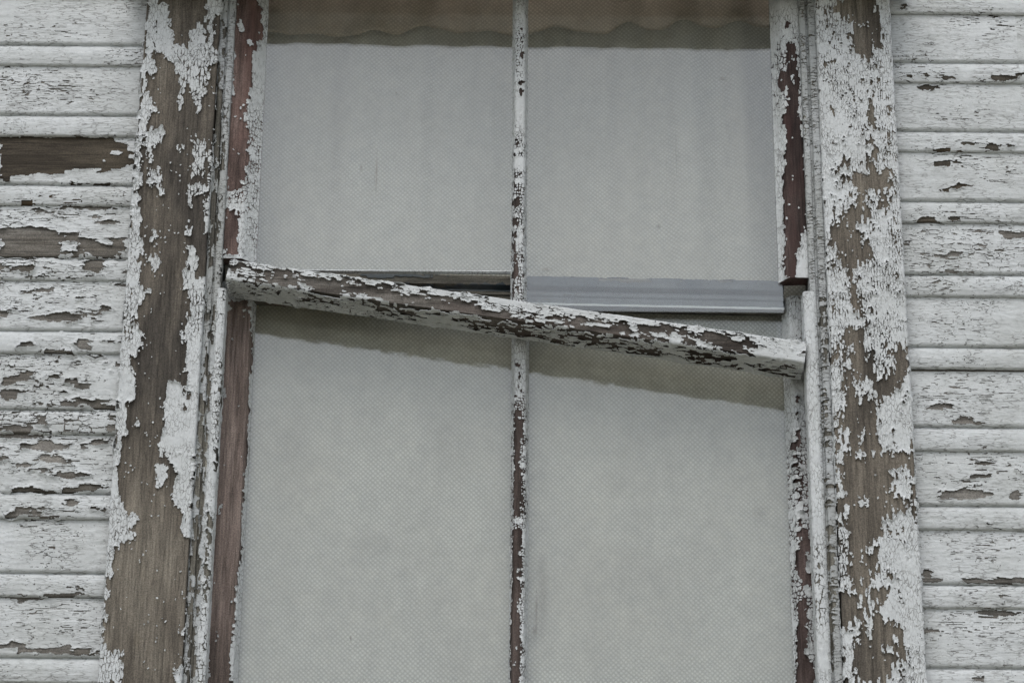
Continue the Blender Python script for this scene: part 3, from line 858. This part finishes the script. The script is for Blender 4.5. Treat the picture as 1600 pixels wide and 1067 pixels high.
SLb = [E(343, 180, 6, 60), E(340, 250, 5, 60), E(336, 330, 6, 50), E(330, 400, 4, 30), E(330, 520, 5, 16), E(325, 600, 5, 30), E(318, 690, 6, 50), E(312, 780, 5, 60), E(308, 880, 6, 60), E(300, 990, 6, 70)]
vmember('jamb_strip', cas_l1, str_l1, Y_STRIP, z_lo, z_top+0.02, M['strip_wood'], frame, 5.3, face=strip_face_l, back=0.03, shapes=SLb, default=4,
        paint_mat=M['strip_paint'], chip=(0.014, 0.005), amp=4.0, fb=5.0, fbs=(35, 160), crack=0.0005, crackgate=0.45, curl=0.0012, small=(0.004, 0.002))
w2 = cas_r0-str_r0
strip_face_r = [(0.0, -0.02), (0.0, -0.001), (0.001, 0), (w2*0.30, 0.0), (w2*0.36, -0.005), (w2*0.48, -0.005), (w2*0.56, 0.001), (w2-0.002, 0.001), (w2-0.001, -0.003)]
SRb = [E(1291, 640, 3, 40), E(1291, 560, 2.5, 50), E(1293, 740, 3.5, 60), E(1296, 850, 4, 60), E(1299, 960, 5, 90), E(1284, 500, 2.5, 30)]
vmember('jamb_strip', str_r0, cas_r0, Y_STRIP, z_lo, z_top+0.02, M['strip_wood'], frame, 8.9, face=strip_face_r, back=0.03, shapes=SRb, default=7,
        paint_mat=M['strip_paint'], chip=(0.0055, 0.018), amp=1.6, fb=2.5, fbs=(35, 120), crack=0.0005, crackgate=0.42, curl=0.0008, thick=0.0006, small=(0.003, 0.003))
# beads that carried the upper sash: lower half only
z_bl, z_br = W(345, 455, Y_BEAD)[1], W(1257, 460, Y_BEAD)[1]
def round_face(w, d):
    return [(0, -d), (0.0, -0.003), (w*0.12, -0.0012), (w*0.3, 0), (w*0.7, 0), (w*0.88, -0.0012), (w, -0.003), (w, -d)]
vmember('stop_bead', bd_l0, bd_l1, Y_BEAD-0.010, z_lo+0.03, z_bl, M['strip_wood'], frame, 14.1, face=round_face(bd_l1-bd_l0, 0.03), back=0.034, endrough=0.003,
        shapes=[E(345, 610, 2, 30), E(338, 700, 2, 30), E(327, 820, 4, 24), E(322, 900, 3, 30)], default=5, chip=(0.007, 0.005), amp=2.4, fb=2.5, crack=0.0005, crackgate=0.38, label='narrow white bead left of the lower sash')
vmember('stop_bead', bd_r0, bd_r1, Y_BEAD-0.010, z_lo+0.03, z_br, M['strip_wood'], frame, 19.6, face=round_face(bd_r1-bd_r0, 0.03), back=0.034, endrough=0.003,
        shapes=[], default=9, chip=(0.012, 0.006), amp=1.5, fb=2.0, crack=0.0006, crackgate=0.55, label='smooth white bead right of the lower sash')
# inner jambs
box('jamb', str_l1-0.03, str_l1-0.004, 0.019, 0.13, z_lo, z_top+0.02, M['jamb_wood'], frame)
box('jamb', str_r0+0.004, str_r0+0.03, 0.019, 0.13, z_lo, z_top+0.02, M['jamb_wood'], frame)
# head casing, drip cap and sill lie just outside the view
bdh = Board((cas_l0-0.01, Y_CAS-0.003, z_top+0.012), X, Z, OUT, upright_face(0.12, side=0.012), cas_r1-cas_l0+0.02, 0.02, 33.0)
o = wood_mesh(bdh, 'head_casing', M['strip_wood'], frame)
paint(bdh, o, M['siding_paint'], 5, [], res=0.002, flakes=False, amp=4, fb=5)
z75 = W(800, 72, Y_UPG)[1]
el75 = PITCH+math.atan((533.5-72)/FOC)
HOOD = 0.11
z_hood = z75+(HOOD+Y_UPG)*math.tan(el75)
bdc = Board((cas_l0-0.03, -HOOD, z_hood), X, Z, OUT, [(0, -0.095), (0, -0.001), (0.001, 0), (0.024, 0), (0.026, -0.004), (0.045, -0.09)], cas_r1-cas_l0+0.06, 0.095, 41.0, sag=0.004)
o = wood_mesh(bdc, 'drip_cap', M['strip_wood'], frame)
paint(bdc, o, M['siding_paint'], 5, [], res=0.002, flakes=False, amp=4, fb=5)
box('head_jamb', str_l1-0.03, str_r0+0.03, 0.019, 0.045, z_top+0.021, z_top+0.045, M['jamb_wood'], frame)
bds = Board((cas_l0-0.03, -0.075, z_bot-0.045), X, Z, OUT, [(0, -0.08), (0, -0.002), (0.002, 0), (0.036, 0), (0.040, -0.003), (0.052, -0.16)], cas_r1-cas_l0+0.06, 0.16, 43.0)
o = wood_mesh(bds, 'sill', M['strip_wood'], frame)

# ------------------------------------------------------------------ sashes
def smears(lst, Y):
    return [(*W(a, b, Y), rx*0.0009, rz*0.00098, st) for a, b, rx, rz, st in lst]

def pane(x0, x1, y, z0, z1, parent, seed, bottom_tilt=0.0):
    """sheet glass 3 mm thick with an uneven lower edge"""
    n = 24
    xs = np.linspace(x0, x1, n)
    r = np.random.RandomState(seed)
    zb = z0+bottom_tilt*(xs-x0)/(x1-x0)
    V = []
    for yy in (y, y+0.003):
        V += [(a, yy, b) for a, b in zip(xs, zb)]+[(a, yy, z1) for a in xs]
    q = []
    for i in range(n-1):
        q.append((i, i+1, n+i+1, n+i))
        k = 2*n
        q.append((k+i+1, k+i, k+n+i, k+n+i+1))
        q.append((i+1, i, k+i, k+i+1))
        q.append((n+i, n+i+1, k+n+i+1, k+n+i))
    q += [(0, n, 3*n, 2*n), (n-1, 3*n-1, 4*n-1, 2*n-1)]
    return mesh_np('pane', np.array(V), np.array(q), M['glass_'+parent.name.split('_')[0]], parent)

upper = empty('upper_window_sash', 'upper two-pane sash with thin crackled muntin and red-brown worn stiles', 'window sash', (0, Y_UP, W(800, 440, Y_UP)[1]))
d_up = Y_UPG-Y_UP+0.0005
M['glass_upper'] = glass_mat('glass_upper', 0.078, 0.06, np.array(upper.location), smears([(588, 270, 3, 50, 0.5), (564, 262, 3, 8, 0.5), (1029, 353, 5, 4, 0.5), (1130, 122, 8, 2, 0.9), (1057, 240, 2, 45, 0.3), (619, 145, 3, 4, 0.6), (460, 100, 16, 150, 0.10), (1150, 200, 30, 260, 0.10), (855, 420, 14, 3, 0.5), (690, 120, 14, 220, 0.06)], Y_UPG))
z_ul, z_ur = W(380, 404, Y_UP)[1], W(1245, 434, Y_UP)[1]
wl = up_l1-str_l1; wr = str_r0-up_r0
fl = [(0.0005, -0.014), (0.0005, -0.0012), (0.0017, 0), (wl*0.57, 0), (wl*0.62, -0.0015), (wl, -d_up)]
frr = [(0, -d_up), (wr*0.32, -0.0015), (wr*0.37, 0), (wr-0.0017, 0), (wr-0.0005, -0.0012), (wr-0.0005, -0.014)]
S1 = [('b', crop([(1090, -20), (1190, -20), (1215, 60), (1212, 190), (1185, 190), (1175, 260), (1165, 400), (1145, 480), (1140, 560), (1155, 620), (1145, 740), (1135, 800), (1115, 870), (1045, 900), (1045, 700), (1060, 560), (1080, 400), (1090, 200)], 0, 0)),
      ('b', crop([(1035, 0), (1105, 0), (1100, 70), (1105, 150), (1035, 150)], 0, 350)), ('b', crop([(1040, 970), (1095, 980), (1100, 1067), (1040, 1067)], 0, 0)),
      ('p', (377, 45, 2, 6)), ('p', (392, 65, 3, 8))]
vmember('stile', str_l1, up_l1, Y_UP, z_ul, z_top, M['red_wood'], upper, 61.0, face=fl, back=0.030, endrough=0.006, shapes=S1, default=7,
        chip=(0.007, 0.005), amp=2.2, fb=2.2, crack=0.0005, crackgate=0.38, curl=0.0022, speck=0.03, label='stile worn to reddish wood above the tilted rail')
S2 = [('b', RC([(232, 205), (272, 208), (282, 260), (287, 350), (292, 480), (302, 580), (317, 700), (327, 900), (330, 1067), (226, 1067), (222, 800), (232, 700), (222, 560), (240, 500), (240, 432), (198, 432), (198, 330), (235, 330), (240, 270)], 0)),
      ('b', RC([(226, -5), (332, -5), (302, 60), (277, 150), (277, 200), (262, 250), (230, 250)], 350)), ('b', RC([(225, 105), (245, 105), (245, 140), (228, 140)], 0)),
      ('p', (1231, 140, 4, 5)), ('p', (1237, 125, 4, 7)), ('p', (1239, 90, 3, 5))]
vmember('stile', up_r0, str_r0, Y_UP, z_ur, z_top, M['dark_red_wood'], upper, 67.0, face=frr, back=0.030, endrough=0.005, shapes=S2, default=8,
        chip=(0.008, 0.005), amp=2.2, fb=2.2, crack=0.0005, crackgate=0.42, curl=0.0022, speck=0.02, label='broken-off stile with dark red bare wood')
box('top_rail', str_l1+0.002, str_r0-0.002, Y_UP+0.004, 0.027, z_top-0.012, z_top+0.018, M['strip_wood'], upper)
def muntin_face(w, f, d):
    return [(-w/2, -d), (-w/2+0.001, -d+0.003), (-f/2-0.001, -0.002), (-f/2+0.001, 0), (f/2-0.001, 0), (f/2+0.001, -0.002), (w/2-0.001, -d+0.003), (w/2, -d)]
z_mu = W(806, 472, Y_UP)[1]
S3 = [E(814, 60, 1.5, 10), E(815, 85, 3, 5), E(815, 129, 3, 3.5), E(814, 146, 3.5, 5), E(808, 225, 4, 6), E(806, 243, 3, 4), E(804, 290, 1.5, 14), E(806, 318, 5, 8), E(806, 348, 5, 11), E(804, 367, 4, 6), E(803, 385, 2.5, 12), E(805, 404, 4, 9), E(806, 420, 4, 8), E(804, 432, 4.5, 7), E(803, 455, 2.5, 14)]
vmember('muntin', mun_u, mun_u, Y_UP, z_mu, z_top-0.012, M['muntin_wood'], upper, 71.0, face=muntin_face(0.0215, 0.0115, d_up), back=0.022, shapes=S3, default=6.5,
        chip=(0.005, 0.0035), amp=1.2, fb=1.2, crack=0.0004, crackgate=0.35, curl=0.0014, small=(0.003, 0.002))
zt = z_top
z_pl, z_pr = W(600, 424, Y_UPG)[1], W(1000, 486, Y_UPG)[1]
pane(up_l1-0.007, mun_u-0.0015, Y_UPG, z_pl, zt, upper, 1, -0.002)
pane(mun_u+0.0015, up_r0+0.005, Y_UPG, z_pr, zt, upper, 2)
bdp = Board((up_l1+0.012, Y_UPG-0.0005, z_pl-0.001), X, Z, OUT, [(0, -0.004), (0, 0), (0.0015, 0.002), (0.0045, -0.001)], mun_u-up_l1-0.024, 0.006, 77.0, sag=0.003)
wood_mesh(bdp, 'putty', M['trim_paint'], upper, rough=0.0006)['label'] = 'thin white line of old putty along the bare glass edge'

lower = empty('lower_window_sash', 'lower two-pane sash behind the tilted rail with bare brown left stile', 'window sash', (0, Y_LO, z_bot))
d_lo = Y_LOG-Y_LO+0.0005
M['glass_lower'] = glass_mat('glass_lower', 0.064, 0.06, np.array(lower.location), smears([(848, 925, 11, 80, 0.22), (838, 955, 3, 40, 0.4), (835, 985, 6, 12, 0.4), (1188, 797, 14, 9, 0.16), (548, 996, 2, 5, 0.8), (590, 845, 40, 26, 0.12), (700, 700, 60, 90, 0.05), (1000, 900, 90, 60, 0.05), (455, 690, 40, 60, 0.06)], Y_LOG))
wl = lo_l1-bd_l0; wv = VX([(374, 800)], Y_LO)-bd_l0
fl = [(0.0, -0.014), (0.0, 0), (wv, 0), (wv+0.002, -0.001), (wl, -d_lo)]
z_ll, z_lr = W(380, 440, Y_LO)[1], W(1240, 462, Y_LO)[1]
S4 = [('b', [(320, 490), (345, 470), (389, 470), (391, 500), (393, 560), (388, 620), (385, 700), (380, 760), (377, 840), (369, 930), (362, 1000), (356, 1100), (280, 1100)]),
      ('p', (354, 480, 10, 7)), ('p', (390, 487, 6, 5)), ('p', (349, 615, 2.5, 6)), ('p', (343, 800, 3, 9)), ('p', (325, 1040, 3, 16))]
vmember('stile', bd_l0, lo_l1, Y_LO, z_bot, z_ll, M['sash_wood'], lower, 83.0, face=fl, back=0.022, shapes=S4, default=8, chip=(0.005, 0.005), amp=1.6, fb=2.0,
        crack=0.0006, crackgate=0.5, curl=0.0024, speck=0.012, label='stile bare to smooth pinkish brown wood')
wr = bd_r1-lo_r0; wv = VX([(1247, 800)], Y_LO)-lo_r0
frr = [(0, -d_lo), (wv-0.002, -0.001), (wv, 0), (wr, 0), (wr, -0.014)]
S5 = [('b', [(1239, 690), (1248, 690), (1247, 704), (1236, 704)]), ('b', [(1238, 727), (1252, 728), (1252, 735), (1238, 734)]), ('b', [(1239, 749), (1250, 747), (1247, 757), (1240, 755)]), ('b', [(1251, 740), (1257, 740), (1257, 750), (1252, 750)]),
      ('b', RC([(300, 365), (330, 365), (345, 400), (330, 440), (322, 545), (356, 600), (360, 640), (320, 620), (310, 590), (282, 545), (280, 470)], 707)),
      ('b', RC([(285, 690), (325, 680), (330, 850), (325, 950), (372, 1000), (360, 1090), (290, 1090), (285, 800)], 707)), E(1246, 660, 1.2, 40), E(1251, 800, 1.4, 40), E(1234, 568, 3, 4)]
vmember('stile', lo_r0, bd_r1, Y_LO, z_bot, z_lr, M['dark_red_wood'], lower, 89.0, face=frr, back=0.022, shapes=S5, default=7, chip=(0.006, 0.006), amp=2.0, fb=1.6,
        crack=0.0006, crackgate=0.3, curl=0.0034, thick=0.0011, label='stile with white paint curling off in long flakes')
S6 = [E(811, 571, 5, 3), E(811, 590, 1.5, 8), E(813, 611, 3, 3), E(806, 618, 3, 2.5),
      ('b', [(806, 640), (817, 640), (817, 652), (815, 654), (818, 660), (818, 676), (812, 690), (813, 712), (811, 722), (815, 735), (816, 765), (813, 785), (813, 800), (811, 810), (803, 802), (803, 770), (804, 730), (805, 700), (805, 660)]),
      ('b', [(802, 828), (816, 828), (815, 900), (814, 935), (810, 940), (812, 975), (813, 1000), (812, 1100), (797, 1100), (799, 980), (801, 900)]),
      ('p', (812, 653, 6, 2.5)), ('p', (812, 864, 3.5, 4)), ('p', (809, 891, 3, 3)), ('p', (812, 903, 2.5, 2)), ('p', (811, 953, 3, 14)), ('p', (810, 1011, 3, 3)), ('p', (804, 1033, 2, 8))]
vmember('muntin', mun_l, mun_l, Y_LO, z_bot, W(811, 450, Y_LO)[1], M['muntin_wood'], lower, 97.0, face=muntin_face(0.0235, 0.013, d_lo), back=0.021, shapes=S6, default=5,
        chip=(0.004, 0.0035), amp=1.1, fb=1.0, crack=0.0006, crackgate=0.45, curl=0.0016, small=(0.003, 0.002))
# top rail of the lower sash, seen above the fallen rail
tl = math.radians(0.75)
Dr = np.array((math.cos(tl), 0, -math.sin(tl))); Ar = np.array((math.sin(tl), 0, math.cos(tl)))
pa, pb = W(392, 482, Y_LO), W(1226, 485, Y_LO)
rail_face = [(0, -0.016), (0, -0.001), (0.001, 0.0005), (0.004, 0.0005), (0.006, -0.002), (0.014, -0.002), (0.0155, -0.005), (0.018, -0.005), (0.0195, -0.0025), (0.026, -0.003), (0.028, -0.012), (0.033, -0.012), (0.037, -0.003), (0.052, -0.005), (0.0565, -0.009), (0.058, -0.02)]
Orr = np.array((pb[0], Y_LO, pb[1]))-Dr*(pb[0]-pa[0])/math.cos(tl)
rail_face = [(a_*0.88, b_) for a_, b_ in rail_face]
bdr = Board(Orr, Dr, Ar, OUT, rail_face, (pb[0]-pa[0])/math.cos(tl), 0.021, 101.0)
o = wood_mesh(bdr, 'top_rail', M['rail_wood'], lower)
S7 = [('b', [(400, 410), (800, 410), (800, 444), (700, 446), (400, 448)]), ('p', (610, 430, 40, 4)), ('b', (970, 437, 60, 2.5)), ('b', (1150, 436, 60, 2.5))]
paint(bdr, o, M['blue_paint'], 6, S7, chip=(0.02, 0.008), amp=2.0, fb=3, curl=0.0006, thick=0.0004, crack=0.0004, crackgate=0.6, flakes=False, vr=(0.0425, bdr.arc[-1]))
paint(bdr, o, M['grey_blue_paint'], 8, [('b', [(400, 410), (800, 410), (800, 475), (400, 475)])], chip=(0.02, 0.008), amp=2.0, fb=3, curl=0.0006, thick=0.0004, crack=0.0004, crackgate=0.6, flakes=False, vr=(0.0194, 0.0423), name='grey_paint_film')
paint(bdr, o, M['bar_paint'], 6, [], chip=(0.02, 0.004), amp=2.5, fb=4, curl=0.0006, thick=0.0006, flakes=False, vr=(0.0166, 0.0192), name='edge_highlight', res=0.0008)  # white strip paints the highlight along the rail's lower arris
box('bottom_rail', bd_l0, bd_r1, Y_LO+0.001, 0.07, z_bot-0.004, z_bot+0.05, M['sash_wood'], lower)
z_gt = W(800, 470, Y_LOG)[1]
pane(lo_l1-0.006, mun_l-0.0015, Y_LOG, z_bot+0.04, z_gt, lower, 3)
pane(mun_l+0.0015, lo_r0+0.006, Y_LOG, z_bot+0.04, z_gt, lower, 4)

# ------------------------------------------------------------------ the fallen meeting rail
Y_BAR = -0.022
pa, pb = W(353, 436, Y_BAR), W(1257, 566, Y_BAR)
tb = math.atan2(pa[1]-pb[1], pb[0]-pa[0]); Lb = math.hypot(pa[1]-pb[1], pb[0]-pa[0])
al = math.radians(4)
Db = np.array((math.cos(tb), 0, -math.sin(tb))); A0 = np.array((math.sin(tb), 0, math.cos(tb))); B0 = np.array((0, -1.0, 0))
Bb = math.cos(al)*B0+math.sin(al)*A0; Ab = math.cos(al)*A0-math.sin(al)*B0
rail = empty('tilted_sash_rail', 'weathered wooden rail with flaking white paint, fallen askew across the middle of the window', 'sash rail', ((pa[0]+pb[0])/2, Y_BAR, pb[1]))
bar_face = [(0.002, -0.056), (0.0, -0.052), (0.0, -0.0305), (-0.001, -0.029), (-0.001, -0.0012), (0.0003, 0.0), (0.029, -0.0005), (0.0305, -0.002), (0.031, -0.006), (0.031, -0.045)]
bdb = Board((pa[0], Y_BAR, pa[1]), Db, Ab, Bb, bar_face, Lb, 0.056, 113.0, sag=0.004)
o = wood_mesh(bdb, 'rail_body', M['bar_wood'], rail, step=0.005, rough=0.0017, endrough=0.014)
def bl(x, off): return (x, 436+(x-353)*0.1438+off)          # photo point off px below the rail's arris
S8 = [('b', [bl(430, -26), bl(520, -26), bl(620, -26), bl(700, -20), bl(780, -8), bl(860, -14), bl(960, -22), bl(1100, -24), bl(1180, -22), bl(1195, -8), bl(1150, 0), bl(1000, 4), bl(880, 6), bl(760, 4), bl(640, 6), bl(560, 4), bl(460, 3), bl(400, -4), bl(404, -20)]),
      ('b', [bl(590, 4), bl(660, 10), bl(650, 18), bl(590, 12)]), ('b', [bl(700, 8), bl(790, 4), bl(860, 10), bl(880, 22), bl(800, 20), bl(730, 18)]),
      ('b', [bl(880, 4), bl(1010, 4), bl(1050, 14), bl(1020, 24), bl(920, 18)]), ('b', [bl(1060, 4), bl(1150, 8), bl(1150, 14), bl(1080, 18)]),
      ('b', [bl(460, 8), bl(510, 10), bl(515, 16), bl(470, 14)]), E(412, 452, 12, 4), E(500, 471, 14, 3), E(370, 415, 12, 2), E(1190, 575, 20, 2), E(377, 428, 5, 3), E(1222, 570, 40, 1.6), E(1235, 584, 26, 1.2), E(1100, 568, 16, 1.5), E(385, 420, 10, 2),
      ('p', [bl(425, -2), bl(480, -4), bl(480, 3), bl(430, 4)]), ('p', [bl(540, -9), bl(575, -9), bl(575, -3), bl(540, -4)]),
      ('p', [bl(796, -30), bl(815, -30), bl(818, -4), bl(795, -3)]), ('p', [bl(818, -12), bl(880, -14), bl(882, -3), bl(830, -4)]),
      ('p', [bl(700, -27), bl(790, -28), bl(780, -17), bl(700, -22)]), ('p', [bl(830, -30), bl(960, -28), bl(950, -22), bl(850, -20)]),
      ('p', [bl(1050, -8), bl(1110, -8), bl(1100, -2), bl(1060, -3)]), ('p', (640, 455, 16, 4)), ('p', (930, 505, 20, 4)), ('p', (1000, 520, 16, 4)), ('p', (1070, 545, 14, 5)), ('p', (975, 538, 12, 4)), ('p', (850, 523, 20, 4))]
paint(bdb, o, M['bar_paint'], 7, S8, res=0.0008, chip=(0.012, 0.0042), amp=5.6, fb=6.5, fbs=(50, 170), crack=0.0005, crackgate=0.32, check=0.035, checkscale=(35, 330), checkgate=0.35,
      curl=0.0032, thick=0.0010, speck=0.05, small=(0.005, 0.0026))

# ------------------------------------------------------------------ curtain and valance behind the glass
def cloth(name, x0, x1, ztop, zbot_fn, y, mat, fold, seed, step=0.004, zstep=0.01):
    nx = int((x1-x0)/step)+1
    nz = int((ztop-zbot_fn(np.array([0.5*(x0+x1)]))[0])/zstep)+2
    xs = np.linspace(x0, x1, nx); t = np.linspace(0, 1, nz)
    zb = zbot_fn(xs)
    Xg = np.repeat(xs[:, None], nz, 1)
    Zg = zb[:, None]+(ztop-zb)[:, None]*t[None, :]
    Yg = y+fold(Xg, Zg)
    V = np.stack([Xg, Yg, Zg], -1)
    back = V+np.array([0, 0.0012, 0])
    idx = np.arange(nx*nz).reshape(nx, nz)
    q = np.stack([idx[:-1, :-1], idx[1:, :-1], idx[1:, 1:], idx[:-1, 1:]], -1).reshape(-1, 4)
    k = nx*nz
    e = np.stack([idx[:-1, 0], idx[1:, 0], idx[1:, 0]+k, idx[:-1, 0]+k], -1)[:, ::-1]
    allq = np.concatenate([q, q[:, ::-1]+k, e])
    sm = np.concatenate([np.ones(2*len(q), bool), np.zeros(len(e), bool)])
    return mesh_np(name, np.concatenate([V.reshape(-1, 3), back.reshape(-1, 3)]), allq, mat, None, sm)
def folds(x, z):
    up = np.clip((z-(ZC-0.05))/0.5, 0, 1)
    return 0.055*up*(0.4+fbm(x*11+2, z*0.5, 2))+0.016*up*fbm(x*30+5, z*0.8+3, 2)+0.004*(0.5+fbm(x*3, z*3+9, 2))
Y_CUR = 0.073
cu = cloth('curtain', str_l1-0.02, str_r0+0.02, z_top+0.06, lambda x: x*0+z_bot-0.02, Y_CUR, M['curtain'], folds, 1)
cu['label'] = 'beige dotted-weave curtain hanging flat behind the four panes'; cu['category'] = 'curtain'
hem_x = [350, 440, 500, 560, 585, 615, 645, 690, 720, 760, 800, 830, 870, 910, 950, 980, 1010, 1035, 1065, 1090, 1120, 1160, 1260]
hem_y = [48, 47, 44, 49, 41, 46, 39, 31, 43, 33, 39, 34, 26, 34, 37, 26, 32, 36, 27, 32, 36, 30, 33]
hx = [W(a, b, Y_CUR-0.008)[0] for a, b in zip(hem_x, hem_y)]; hz = [W(a, b, Y_CUR-0.008)[1] for a, b in zip(hem_x, hem_y)]
def hem(x):
    k = np.interp(x, hx, hz)
    # soften the corners of the reading
    return (np.interp(x-0.006, hx, hz)+np.interp(x+0.006, hx, hz)+2*k)/4
va = cloth('valance', str_l1-0.02, str_r0+0.02, z_top+0.06, hem, Y_CUR-0.015, M['valance'], lambda x, z: folds(x, z)+0.0025*np.sin(x*85+3*np.sin(x*7)), 2, zstep=0.006)
va['label'] = 'short brownish valance with a wavy hem across the top of the curtain'; va['category'] = 'valance'
